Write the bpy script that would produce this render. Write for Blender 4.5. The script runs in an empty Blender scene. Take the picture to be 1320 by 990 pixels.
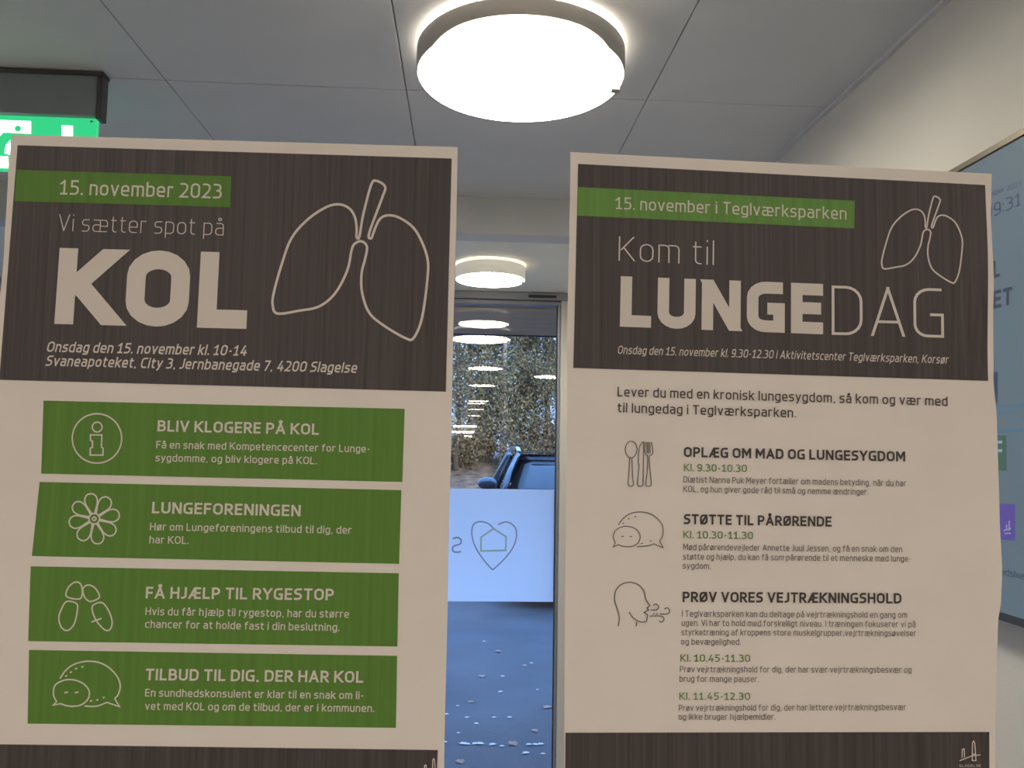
import bpy, bmesh, math, random
from mathutils import Vector, Matrix, noise
random.seed(7)
S = bpy.context.scene
C = S.collection
PI = math.pi

# ------------------------------------------------------------------ camera
F = 1030.0                      # focal length in pixels of the 1320x990 frame
CAM = Vector((0, 0, 1.55))
RCAM = (Matrix.Rotation(math.radians(-3.3), 3, 'Z') @ Matrix.Rotation(math.radians(94.6), 3, 'X')
        @ Matrix.Rotation(math.radians(0.9), 3, 'Z'))
cd = bpy.data.cameras.new('camera'); cam = bpy.data.objects.new('camera', cd); C.objects.link(cam)
cam.location = CAM; cam.rotation_euler = RCAM.to_euler()
cd.sensor_width = 36.0; cd.lens = F / 1320 * 36.0; cd.clip_start = 0.01; cd.clip_end = 300
S.camera = cam

# ------------------------------------------------------------------ world: pale autumn sky
W = bpy.data.worlds.new('sky'); S.world = W; W.use_nodes = True
nt = W.node_tree; nt.nodes.clear()
wo = nt.nodes.new('ShaderNodeOutputWorld'); bg = nt.nodes.new('ShaderNodeBackground')
tc = nt.nodes.new('ShaderNodeTexCoord'); sx = nt.nodes.new('ShaderNodeSeparateXYZ')
rp = nt.nodes.new('ShaderNodeValToRGB')
rp.color_ramp.elements[0].position = 0.0; rp.color_ramp.elements[0].color = (0.14, 0.20, 0.34, 1)
rp.color_ramp.elements[1].position = 0.9; rp.color_ramp.elements[1].color = (0.22, 0.45, 1.0, 1)
nt.links.new(tc.outputs['Generated'], sx.inputs[0]); nt.links.new(sx.outputs['Z'], rp.inputs[0])
nt.links.new(rp.outputs[0], bg.inputs[0]); nt.links.new(bg.outputs[0], wo.inputs[0])
bg.inputs[1].default_value = 5.5
# low weak morning sun, outdoors only
sd = bpy.data.lights.new('sun', 'SUN'); sun = bpy.data.objects.new('sun', sd); C.objects.link(sun)
sd.energy = 4.8; sd.angle = math.radians(3); sd.color = (1.0, 0.86, 0.66)
sun.rotation_euler = Vector((-.25, .92, -.30)).to_track_quat('-Z', 'Y').to_euler()

# ------------------------------------------------------------------ colour management
S.view_settings.view_transform = 'Standard'
try: S.view_settings.look = 'None'
except Exception: pass
S.view_settings.exposure = 0.0; S.view_settings.gamma = 1.0; S.view_settings.use_curve_mapping = False

LAMP1 = 36       # strength of the vestibule lamps
LAMPH = 62       # strength of the unseen hall lamps added to light the posters
WARM = (1.0, 0.90, 0.74)
WARMH = (1.0, 0.91, 0.82)

# ------------------------------------------------------------------ pixel helpers (photograph frame -> real planes)
def ray(px, py):
    return RCAM @ Vector(((px - 660) / F, -(py - 495) / F, -1.0))
def on_y(px, py, Y):
    d = ray(px, py); t = (Y - CAM.y) / d.y; return CAM + d * t
def on_x(px, py, X):
    d = ray(px, py); t = (X - CAM.x) / d.x; return CAM + d * t
def on_z(px, py, Z):
    d = ray(px, py); t = (Z - CAM.z) / d.z; return CAM + d * t

# ------------------------------------------------------------------ materials
def lin(c): 
    return tuple((v/255/12.92 if v/255 <= .04045 else ((v/255+.055)/1.055)**2.4) for v in c)
MATS = {}
def mat(name, col, rough=.6, metal=0.0, nscale=None, namt=0.0, bump=0.0, bscale=60, emis=None, estr=0, stretch=None, trans=0.0, spec=.5, coat=0.0):
    m = bpy.data.materials.new(name); m.use_nodes = True
    n = m.node_tree.nodes; l = m.node_tree.links; p = n['Principled BSDF']; out = n['Material Output']
    p.inputs['Base Color'].default_value = (*col, 1); p.inputs['Roughness'].default_value = rough
    p.inputs['Metallic'].default_value = metal; p.inputs['Specular IOR Level'].default_value = spec
    p.inputs['Coat Weight'].default_value = coat
    geo = n.new('ShaderNodeNewGeometry')
    if nscale:
        mp = n.new('ShaderNodeMapping'); l.new(geo.outputs['Position'], mp.inputs[0])
        if stretch: mp.inputs['Scale'].default_value = stretch
        t = n.new('ShaderNodeTexNoise'); t.inputs['Scale'].default_value = nscale; t.inputs['Detail'].default_value = 4
        l.new(mp.outputs[0], t.inputs['Vector'])
        mx = n.new('ShaderNodeMix'); mx.data_type = 'RGBA'; mr = n.new('ShaderNodeMapRange')
        mr.inputs[1].default_value = .3; mr.inputs[2].default_value = .7
        l.new(t.outputs['Fac'], mr.inputs[0]); l.new(mr.outputs[0], mx.inputs['Factor'])
        mx.inputs['A'].default_value = (*[max(0, c*(1-namt)) for c in col], 1); mx.inputs['B'].default_value = (*[c*(1+namt) for c in col], 1)
        l.new(mx.outputs['Result'], p.inputs['Base Color'])
        src = mx.outputs['Result']
    else: src = None
    if bump:
        t2 = n.new('ShaderNodeTexNoise'); t2.inputs['Scale'].default_value = bscale; t2.inputs['Detail'].default_value = 5
        l.new(geo.outputs['Position'], t2.inputs['Vector'])
        b = n.new('ShaderNodeBump'); b.inputs['Strength'].default_value = bump; b.inputs['Distance'].default_value = .01
        l.new(t2.outputs['Fac'], b.inputs['Height']); l.new(b.outputs[0], p.inputs['Normal'])
    if emis:
        p.inputs['Emission Color'].default_value = (*emis, 1); p.inputs['Emission Strength'].default_value = estr
    if trans:
        tr = n.new('ShaderNodeBsdfTranslucent'); mxs = n.new('ShaderNodeMixShader'); mxs.inputs[0].default_value = trans
        tr.inputs[0].default_value = (*col, 1)
        if src: l.new(src, tr.inputs[0])
        l.new(p.outputs[0], mxs.inputs[1]); l.new(tr.outputs[0], mxs.inputs[2]); l.new(mxs.outputs[0], out.inputs[0])
    MATS[name] = m
    return m
def glass_mat(name, tint=(1, 1, 1), ior=1.45):
    m = bpy.data.materials.new(name); m.use_nodes = True; n = m.node_tree.nodes; l = m.node_tree.links
    n.remove(n['Principled BSDF']); out = n['Material Output']
    f = n.new('ShaderNodeFresnel'); f.inputs[0].default_value = ior
    t = n.new('ShaderNodeBsdfTransparent'); t.inputs[0].default_value = (*tint, 1)
    g = n.new('ShaderNodeBsdfGlossy'); g.inputs['Roughness'].default_value = 0.0
    mx = n.new('ShaderNodeMixShader')
    ge = n.new('ShaderNodeNewGeometry'); m1 = n.new('ShaderNodeMath'); m1.operation = 'SUBTRACT'; m1.inputs[0].default_value = 1
    m2 = n.new('ShaderNodeMath'); m2.operation = 'MULTIPLY'; m3 = n.new('ShaderNodeMath'); m3.operation = 'MULTIPLY'; m3.inputs[1].default_value = 1.7; m3.use_clamp = True
    l.new(ge.outputs['Backfacing'], m1.inputs[1]); l.new(f.outputs[0], m2.inputs[0]); l.new(m1.outputs[0], m2.inputs[1]); l.new(m2.outputs[0], m3.inputs[0])   # both faces' reflection carried by the entry face
    l.new(m3.outputs[0], mx.inputs[0]); l.new(t.outputs[0], mx.inputs[1]); l.new(g.outputs[0], mx.inputs[2]); l.new(mx.outputs[0], out.inputs[0])
    MATS[name] = m; return m

M_paper = mat('white_paper', (.80, .72, .64), .75, nscale=30, namt=.02, trans=.14)
M_black = mat('printed_charcoal', (.078, .064, .061), .55, nscale=1.0, namt=.28, stretch=(420, 420, 1.2), trans=.08, spec=.35)
M_green = mat('printed_green', (.125, .265, .042), .6, nscale=1.0, namt=.10, stretch=(300, 300, 2), trans=.10, spec=.3)
M_green_l = mat('printed_light_green', (.165, .34, .075), .6, nscale=1.0, namt=.10, stretch=(300, 300, 2), trans=.10, spec=.3)
M_ink = mat('printed_dark_ink', (.055, .045, .042), .6, trans=.05)
M_inkgrey = mat('printed_grey_ink', (.16, .135, .125), .6, trans=.05)
M_inkgreen = mat('printed_green_ink', (.17, .27, .09), .6, trans=.05)
M_white = mat('unprinted_white', (.78, .70, .62), .7, trans=.05)
M_ceil = mat('ceiling_paint', (.61, .61, .62), .8, nscale=8, namt=.02, bump=.05, bscale=200)
M_ceil2_lit = mat('lower_ceiling_lit_paint', (.86, .84, .74), .7, nscale=8, namt=.02)  # paler, warmer than the main ceiling: lamp light put into the colour
M_frame = mat('painted_frame', (.66, .63, .58), .45)
M_gap = mat('ceiling_joint', (.22, .22, .22), .9)
M_wall = mat('wall_paint', (.63, .61, .56), .7, nscale=5, namt=.03, bump=.08, bscale=350)
M_floor = mat('vinyl_floor', (.42, .40, .36), .4, nscale=14, namt=.12)
M_hallwall = mat('hall_wall_paint', (.40, .37, .33), .8, nscale=4, namt=.03)
M_alu = mat('brushed_aluminium', (.34, .35, .38), .42, .75, nscale=1, namt=.06, stretch=(4, 4, 120))
M_alud = mat('dark_gasket', (.03, .03, .035), .6)
M_plast = mat('lamp_housing_plastic', (.62, .58, .54), .5, nscale=6, namt=.02)
M_diff = mat('lamp_diffuser', (.9, .9, .9), .4, emis=WARM, estr=LAMP1)
M_back = mat('lamp_back_glow', (.9, .9, .9), .4, emis=WARM, estr=14)
M_back2 = mat('small_lamp_back_glow', (.9, .9, .9), .4, emis=WARM, estr=5)
M_opal = mat('opal_glass_glow', (.8, .78, .7), .4, emis=WARM, estr=.30)  # housing glow put in to brighten the lamp side and the ceiling around
M_diff_added = mat('added_hall_lamp_diffuser', (.9, .9, .9), .4, emis=WARMH, estr=LAMPH)  # for the added lamps behind the camera
M_diffr = mat('far_hall_lamp_diffuser', (.9, .9, .9), .4, emis=WARMH, estr=40)
M_sensor = mat('sensor_plastic', (.35, .32, .26), .5)
M_signbox = mat('sign_housing', (.24, .28, .30), .5, nscale=10, namt=.05)
M_signg = mat('sign_green_light', (.02, .3, .12), .3, emis=(.028, .66, .25), estr=1.0)
M_signw = mat('sign_white_light', (.8, .8, .8), .3, emis=(.85, 1.0, .97), estr=1.7)
M_screen = mat('screen_light', (.02, .02, .02), .5, nscale=None, emis=(.095, .14, .175), estr=1.0, spec=.2)
M_scrblue = mat('screen_dark_blue', (.01, .01, .02), .3, emis=(.02, .03, .11), estr=1.0)
M_scrdark = mat('screen_slate', (.01, .01, .02), .3, emis=(.012, .022, .04), estr=1.0)
M_scrpur = mat('screen_violet', (.01, .01, .02), .3, emis=(.08, .045, .26), estr=1.0)
M_scrgrn = mat('screen_green', (.01, .01, .02), .3, emis=(.03, .085, .035), estr=1.0)
M_scrteal = mat('screen_teal', (.01, .01, .02), .3, emis=(.03, .13, .21), estr=1.0)
M_scrw = mat('screen_white', (.01, .01, .02), .3, emis=(.26, .30, .36), estr=1.0)
M_bezel = mat('screen_bezel', (.028, .027, .028), .45)
M_glass = glass_mat('clear_glass', (.985, .99, .985))
M_glass2 = glass_mat('door_glass', (.93, .96, .97))
M_film = mat('frosted_film', (.95, .96, .98), .6, nscale=3, namt=.01, trans=.94)
M_filmgrey = mat('film_grey_print', (.30, .31, .33), .6, trans=.5)
M_filmgreen = mat('film_green_print', (.50, .56, .42), .6, trans=.55)
M_soffit = mat('soffit_boards', (.74, .46, .25), .7, nscale=3, namt=.08)
M_facade = mat('facade_brick_red', (.28, .16, .12), .8, nscale=20, namt=.2)
M_asph = mat('asphalt', (.092, .096, .104), .75, nscale=1.6, namt=.20, bump=.5, bscale=70)
M_litter = mat('leaf_litter', (.17, .115, .075), .9, nscale=3.5, namt=.55, bump=.8, bscale=12)
M_kerb = mat('kerb_concrete', (.42, .40, .38), .8, nscale=9, namt=.1)
M_bark = mat('bark', (.075, .06, .05), .9, nscale=9, namt=.4, stretch=(3, 3, .6))
M_birch = mat('pale_bark', (.32, .29, .26), .8, nscale=5, namt=.6, stretch=(1, 1, 3))
M_lf = [mat('leaf_olive', (.20, .20, .12), .7, trans=.3), mat('leaf_yellow', (.36, .30, .15), .7, trans=.4),
        mat('leaf_brown', (.18, .125, .08), .7, trans=.3), mat('leaf_green', (.14, .16, .09), .7, trans=.35)]
M_fall1 = mat('fallen_leaf_tan', (.50, .30, .22), .7, trans=.1)
M_fall2 = mat('fallen_leaf_pale', (.85, .80, .78), .5)
M_paint = mat('car_paint_dark', (.09, .10, .12), .25, .4, coat=.8)
M_carglass = mat('car_glass', (.02, .03, .04), .03, spec=1.0, coat=1.0)
M_chrome = mat('chrome', (.75, .77, .8), .15, 1.0)
M_tyre = mat('tyre_rubber', (.02, .02, .02), .8)
M_trim = mat('black_plastic_trim', (.02, .02, .022), .5)
M_lampc = mat('headlamp_lens', (.5, .53, .56), .08, coat=1)
M_pole = mat('galvanised_steel', (.35, .36, .37), .5, .8)

# ------------------------------------------------------------------ object helpers
def link(name, me, m=None, parent=None):
    o = bpy.data.objects.new(name, me); C.objects.link(o)
    if m: me.materials.append(m)
    if parent: o.parent = parent
    return o
def obj(name, bm, m, parent=None, smooth=False):
    me = bpy.data.meshes.new(name)
    if parent is not None:                          # geometry is given in world space, thing's empty may sit elsewhere
        mw = parent_world(parent).inverted(); bm.transform(mw)
    bm.to_mesh(me); bm.free()
    if smooth: me.polygons.foreach_set('use_smooth', [True]*len(me.polygons))
    return link(name, me, m, parent)
def parent_world(p):
    M = Matrix.Identity(4)
    while p is not None:
        M = Matrix.LocRotScale(p.location, p.rotation_euler, p.scale) @ M; p = p.parent
    return M
def tag(o, label, cat, group=None, kind=None):
    if label: o['label'] = label
    if cat: o['category'] = cat
    if group: o['group'] = group
    if kind: o['kind'] = kind
    return o
def thing(name, label, cat, loc=(0, 0, 0), group=None, kind=None):
    o = bpy.data.objects.new(name, None); C.objects.link(o); o.location = loc; o.empty_display_size = .05
    return tag(o, label, cat, group, kind)
def add_box(bm, x0, x1, y0, y1, z0, z1, bev=0):
    b = bmesh.new()
    vs = [b.verts.new((x, y, z)) for z in (z0, z1) for y in (y0, y1) for x in (x0, x1)]
    for f in ((0, 2, 3, 1), (4, 5, 7, 6), (0, 1, 5, 4), (1, 3, 7, 5), (3, 2, 6, 7), (2, 0, 4, 6)): b.faces.new([vs[i] for i in f])
    if bev: bmesh.ops.bevel(b, geom=b.edges[:], offset=bev, segments=2, affect='EDGES', profile=.6)
    me = bpy.data.meshes.new('t'); b.to_mesh(me); b.free(); bm.from_mesh(me); bpy.data.meshes.remove(me)
def box(x0, x1, y0, y1, z0, z1, bev=0):
    bm = bmesh.new(); add_box(bm, x0, x1, y0, y1, z0, z1, bev); return bm
def add_tube(bm, pts, radii, seg=8, caps=True):
    rings = []
    n = len(pts)
    for i, p in enumerate(pts):
        p = Vector(p); a = Vector(pts[max(0, i-1)]); b = Vector(pts[min(n-1, i+1)]); d = (b-a).normalized()
        u = d.cross(Vector((0, 0, 1)) if abs(d.z) < .95 else Vector((1, 0, 0))).normalized(); v = d.cross(u)
        r = radii[i] if isinstance(radii, (list, tuple)) else radii
        rings.append([bm.verts.new(p + (u*math.cos(2*PI*k/seg) + v*math.sin(2*PI*k/seg))*r) for k in range(seg)])
    for i in range(n-1):
        for k in range(seg):
            bm.faces.new((rings[i][k], rings[i][(k+1) % seg], rings[i+1][(k+1) % seg], rings[i+1][k]))
    if caps:
        bm.faces.new(rings[0][::-1]); bm.faces.new(rings[-1])
def lathe(prof, cx, cy, cz, seg=64, zfun=None, close=False):
    bm = bmesh.new(); rings = []
    for (r, z) in prof:
        if r < 1e-6: rings.append([bm.verts.new((cx, cy, cz+z))])
        else: rings.append([bm.verts.new((cx+r*math.cos(2*PI*k/seg), cy+r*math.sin(2*PI*k/seg), cz+z+(zfun(2*PI*k/seg, r, z) if zfun else 0))) for k in range(seg)])
    pairs = list(zip(rings, rings[1:]))
    if close: pairs.append((rings[-1], rings[0]))
    for A, B in pairs:
        for k in range(seg):
            k2 = (k+1) % seg
            if len(A) == 1: bm.faces.new((A[0], B[k2], B[k]))
            elif len(B) == 1: bm.faces.new((A[k], A[k2], B[0]))
            else: bm.faces.new((A[k], A[k2], B[k2], B[k]))
    bmesh.ops.recalc_face_normals(bm, faces=bm.faces[:])
    return bm

# ------------------------------------------------------------------ stroke font (flat print), cap height 1
X = .72
R = [(.23, 1.15, .075), (.39, 1.15, .075), (.39, 1.31, .075), (.23, 1.31, .075)]
def ring(cx, y0): return ('c', [(cx-.08, y0, .078), (cx+.08, y0, .078), (cx+.08, y0+.16, .078), (cx-.08, y0+.16, .078)])
G = {
 'A': (.60, [('o', [(0,0),(.30,1)]), ('o', [(.60,0),(.30,1)]), ('b', [(.1,.28),(.5,.28)])]),
 'B': (.50, [('o', [(0,0),(0,1)]), ('b', [(0,1),(.45,1,.2),(.45,.53,.2),(0,.53)]), ('b', [(0,.53),(.5,.53,.2),(.5,0,.22),(0,0)])]),
 'C': (.46, [('o', [(.46,1),(0,1,.25),(0,0,.25),(.46,0)])]),
 'D': (.55, [('o', [(0,0),(0,1)]), ('b', [(0,1),(.55,1,.3),(.55,0,.3),(0,0)])]),
 'E': (.42, [('o', [(0,0),(0,1)]), ('e', [(0,1),(.42,1)]), ('e', [(0,.51),(.38,.51)]), ('e', [(0,0),(.42,0)])]),
 'F': (.40, [('o', [(0,0),(0,1)]), ('e', [(0,1),(.40,1)]), ('e', [(0,.49),(.36,.49)])]),
 'G': (.54, [('s', [(.50,1),(0,1,.27),(0,0,.25),(.54,0),(.54,.46),(.3,.46)])]),
 'H': (.54, [('o', [(0,0),(0,1)]), ('o', [(.54,0),(.54,1)]), ('b', [(0,.51),(.54,.51)])]),
 'I': (0, [('o', [(0,0),(0,1)])]),
 'J': (.26, [('o', [(.26,1),(.26,0,.2),(0,0)])]),
 'K': (.54, [('o', [(0,0),(0,1)]), ('e', [(.06,.44),(.50,1)]), ('e', [(.15,.56),(.54,0)])]),
 'L': (.40, [('o', [(0,0),(0,1)]), ('e', [(0,0),(.40,0)])]),
 'M': (.70, [('o', [(0,0),(0,1)]), ('o', [(.70,0),(.70,1)]), ('o', [(.05,1),(.35,.32),(.65,1)])]),
 'N': (.56, [('o', [(0,0),(0,1)]), ('o', [(.56,0),(.56,1)]), ('o', [(.05,1),(.51,0)])]),
 'O': (.58, [('c', [(0,0,.29),(.58,0,.29),(.58,1,.29),(0,1,.29)])]),
 'P': (.47, [('o', [(0,0),(0,1)]), ('b', [(0,1),(.47,1,.23),(.47,.43,.23),(0,.43)])]),
 'R': (.48, [('o', [(0,0),(0,1)]), ('b', [(0,1),(.47,1,.23),(.47,.45,.23),(0,.45)]), ('e', [(.22,.45),(.48,0)])]),
 'S': (.46, [('o', [(.44,1),(0,1,.22),(0,.53,.2),(.46,.53,.22),(.46,0,.24),(0,0)])]),
 'T': (.50, [('o', [(0,1),(.50,1)]), ('o', [(.25,0),(.25,1)])]),
 'U': (.54, [('o', [(0,1),(0,0,.26),(.54,0,.26),(.54,1)])]),
 'V': (.56, [('o', [(0,1),(.28,0)]), ('o', [(.56,1),(.28,0)])]),
 'Y': (.54, [('s', [(0,1),(.27,.42)]), ('s', [(.54,1),(.27,.42)]), ('e', [(.27,.46),(.27,0)])]),
 'Æ': (.80, [('o', [(0,0),(.40,1)]), ('o', [(.44,0),(.44,1)]), ('e', [(.40,1),(.80,1)]), ('e', [(.44,.51),(.77,.51)]), ('e', [(.44,0),(.80,0)]), ('b', [(.12,.28),(.44,.28)])]),
 'a': (.42, [('o', [(.05,X),(.42,X,.17),(.42,0)]), ('b', [(.42,.42),(0,.42,.15),(0,0,.15),(.42,0)])]),
 'b': (.44, [('o', [(0,0),(0,1)]), ('b', [(0,X),(.44,X,.19),(.44,0,.19),(0,0)])]),
 'c': (.37, [('o', [(.37,X),(0,X,.2),(0,0,.2),(.37,0)])]),
 'd': (.44, [('o', [(.44,0),(.44,1)]), ('b', [(.44,X),(0,X,.19),(0,0,.19),(.44,0)])]),
 'e': (.43, [('s', [(.40,0),(0,0,.2),(0,X,.2),(.43,X,.19),(.43,.34),(0,.34)])]),
 'f': (.30, [('o', [(.30,1),(.09,1,.14),(.09,0)]), ('o', [(0,X),(.28,X)])]),
 'g': (.43, [('o', [(.43,X),(.43,-.25,.16),(.04,-.25)]), ('b', [(.43,X),(0,X,.19),(0,0,.19),(.43,0)])]),
 'h': (.42, [('o', [(0,0),(0,1)]), ('e', [(0,X),(.42,X,.18),(.42,0)])]),
 'i': (0, [('o', [(0,0),(0,X)]), ('o', [(0,.97),(0,1)])]),
 'j': (.10, [('o', [(.10,X),(.10,-.25,.12),(0,-.25)]), ('o', [(.10,.97),(.10,1)])]),
 'k': (.40, [('o', [(0,0),(0,1)]), ('e', [(.06,.32),(.37,X)]), ('e', [(.13,.42),(.40,0)])]),
 'l': (0.0, [('o', [(0,0),(0,1)])]),
 'm': (.72, [('o', [(0,0),(0,X)]), ('e', [(0,X),(.36,X,.15),(.36,0)]), ('e', [(.34,X),(.72,X,.15),(.72,0)])]),
 'n': (.42, [('o', [(0,0),(0,X)]), ('e', [(0,X),(.42,X,.18),(.42,0)])]),
 'o': (.45, [('c', [(0,0,.22),(.45,0,.22),(.45,X,.22),(0,X,.22)])]),
 'p': (.44, [('o', [(0,-.25),(0,X)]), ('b', [(0,X),(.44,X,.19),(.44,0,.19),(0,0)])]),
 'r': (.26, [('o', [(0,0),(0,X)]), ('e', [(0,X),(.26,X)])]),
 's': (.38, [('o', [(.36,X),(0,X,.14),(0,.38,.13),(.38,.38,.14),(.38,0,.16),(0,0)])]),
 't': (.28, [('o', [(.08,.92),(.08,0,.15),(.28,0)]), ('o', [(0,X),(.27,X)])]),
 'u': (.42, [('o', [(.42,0),(.42,X)]), ('s', [(0,X),(0,0,.18),(.42,0)])]),
 'v': (.42, [('o', [(0,X),(.21,0)]), ('o', [(.42,X),(.21,0)])]),
 'y': (.42, [('s', [(0,X),(.205,.06)]), ('s', [(.42,X),(.13,-.25,.08),(.0,-.25)])]),
 'æ': (.80, [('s', [(.05,X),(.40,X,.12),(.40,0)]), ('b', [(.4,.42),(0,.42,.15),(0,0,.15),(.4,0)]), ('e', [(.4,0),(.76,0)]), ('b', [(.36,X),(.80,X,.17),(.80,.34),(.4,.34)])]),
 '0': (.50, [('c', [(0,0,.24),(.50,0,.24),(.50,1,.24),(0,1,.24)])]),
 '1': (.40, [('o', [(.22,1),(.22,0)]), ('s', [(.02,.80),(.22,1)]), ('o', [(.03,0),(.40,0)])]),
 '2': (.46, [('o', [(.02,1),(.44,1,.22),(.44,.56,.2),(0,0),(.46,0)])]),
 '3': (.46, [('s', [(.02,1),(.42,1,.2),(.42,.53,.2),(.14,.53)]), ('e', [(.14,.53),(.46,.53,.2),(.46,0,.22),(0,0)])]),
 '4': (.50, [('o', [(.26,1),(0,.25),(.50,.25)]), ('o', [(.37,.5),(.37,0)])]),
 '5': (.46, [('o', [(.43,1),(.04,1),(.04,.58),(.46,.58,.2),(.46,0,.22),(0,0)])]),
 '7': (.44, [('o', [(0,1),(.44,1),(.15,0)])]),
 '9': (.46, [('e', [(.46,.42),(0,.42,.18),(0,1,.2),(.46,1,.2),(.46,0,.2),(.04,0)])]),
 '.': (0, [('o', [(0,0),(0,.02)])]),
 ',': (.05, [('b', [(.05,.06),(0,-.16)])]),
 '-': (.24, [('b', [(0,.40),(.24,.40)])]),
 ':': (0, [('o', [(0,.08),(0,.1)]), ('o', [(0,.66),(0,.68)])]),
}
G['Å'] = (.60, G['A'][1] + [ring(.30, 1.14)]); G['å'] = (.42, G['a'][1] + [ring(.22, .90)])
G['Ø'] = (.58, G['O'][1] + [('b', [(-.02,-.08),(.60,1.08)])]); G['ø'] = (.45, G['o'][1] + [('b', [(-.02,-.10),(.47,X+.10)])])

def fillet(path, closed, n=4):
    out = []; m = len(path)
    for i, p in enumerate(path):
        x, y = p[0], p[1]; r = p[2] if len(p) > 2 else 0
        if r == 0 or (not closed and i in (0, m-1)): out.append(Vector((x, y))); continue
        P = Vector((x, y)); A = Vector(path[i-1][:2]); B = Vector(path[(i+1) % m][:2])
        u = (A-P); v = (B-P); rr = min(r, u.length*.5 if (len(path[i-1]) > 2) else u.length, v.length*.5 if len(path[(i+1) % m]) > 2 else v.length)
        u.normalize(); v.normalize()
        a = P+u*rr; b = P+v*rr
        for k in range(n+1):
            t = k/n            # quarter superellipse-ish: rational blend of a quadratic and the corner
            q = a*(1-t)**2 + P*2*t*(1-t) + b*t*t
            # push towards a true arc
            w = .7071; d = (1-t)**2 + 2*t*(1-t)*w + t*t
            q = (a*(1-t)**2 + P*2*t*(1-t)*w + b*t*t)/d
            out.append(q)
    res = [out[0]]
    for q in out[1:]:
        if (q-res[-1]).length > 1e-5: res.append(q)
    if closed and (res[0]-res[-1]).length < 1e-5: res.pop()
    return res
def stroke(pts, w, closed=False, mode='b', ext=False):
    """flat ribbon of width w along 2-D pts; returns (left, right) point lists"""
    n = len(pts); L = []; Rr = []
    for i in range(n):
        if closed: a = pts[i-1]; b = pts[(i+1) % n]
        else: a = pts[max(i-1, 0)]; b = pts[min(i+1, n-1)]
        p = pts[i]
        d1 = (p-a); d2 = (b-p)
        if d1.length < 1e-9: d1 = d2
        if d2.length < 1e-9: d2 = d1
        d1 = d1.normalized(); d2 = d2.normalized()
        n1 = Vector((-d1.y, d1.x)); n2 = Vector((-d2.y, d2.x)); m = n1+n2
        if m.length < 1e-6: m = n1
        m.normalize(); c = max(.42, m.dot(n1)); o = m*(w/2/c)
        l = p+o; r = p-o
        if not closed and ext:
            if i == 0 and mode in 'os': l, r = cap(p, l, r, -d2, w)
            if i == n-1 and mode in 'oe': l, r = cap(p, l, r, d1, w)
        L.append(l); Rr.append(r)
    return L, Rr
def cap(p, l, r, d, w):
    if abs(d.y) > .35:
        ye = p.y + math.copysign(w/2, d.y); e = w*.0
        return tuple(q + d*((ye-q.y)/d.y) for q in (l, r))
    return l+d*w/2, r+d*w/2
def text_width(s, w, gap):
    x = 0
    for ch in s:
        if ch == ' ': x += .30; continue
        x += G[ch][0]+w+gap
    return x-gap
def text_ribbons(s, w, shear=0):
    gap = .185-.25*w; x = 0; out = []
    tw = text_width(s, w, gap)
    for ch in s:
        if ch == ' ': x += .30; continue
        adv, paths = G[ch]
        for mode, path in paths:
            pp = [(p[0], p[1]) if len(p) < 3 else p for p in path]
            q = fillet(pp, mode == 'c', 5 if w > .2 or s in ('DAG',) else 3)
            q = [Vector((v.x+x+w/2, w/2+v.y*(1-w))) for v in q]
            out.append(stroke(q, w, mode == 'c', mode, True) + (mode == 'c',))
        x += adv+w+gap
    if shear:
        for L, Rr, c in out:
            for v in L+Rr: v.x += shear*v.y
    return out, tw

def emit(bm, L, Rr, closed, f, lift):
    """ribbon -> quads through mapping f(px,py,lift)"""
    a = [bm.verts.new(f(p.x, p.y, lift)) for p in L]; b = [bm.verts.new(f(p.x, p.y, lift)) for p in Rr]
    n = len(a)
    for i in range(n if closed else n-1):
        j = (i+1) % n
        try: bm.faces.new((a[i], a[j], b[j], b[i]))
        except ValueError: pass
def subdiv(pts, step, closed=False):
    out = []; n = len(pts)
    for i in range(n if closed else n-1):
        a = pts[i]; b = pts[(i+1) % n]; k = max(1, int((b-a).length/step))
        for t in range(k): out.append(a.lerp(b, t/k))
    if not closed: out.append(pts[-1])
    return out
def catmull(pts, closed=False, n=5):
    out = []; m = len(pts)
    for i in range(m if closed else m-1):
        g = lambda k: pts[k % m] if closed else pts[max(0, min(m-1, k))]
        p0, p1, p2, p3 = g(i-1), g(i), g(i+1), g(i+2)
        for t in range(n):
            t /= n
            out.append(.5*((2*p1)+(p2-p0)*t+(2*p0-5*p1+4*p2-p3)*t*t+(3*p1-p0-3*p2+p3)*t**3))
    if not closed: out.append(pts[-1])
    return out

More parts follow.
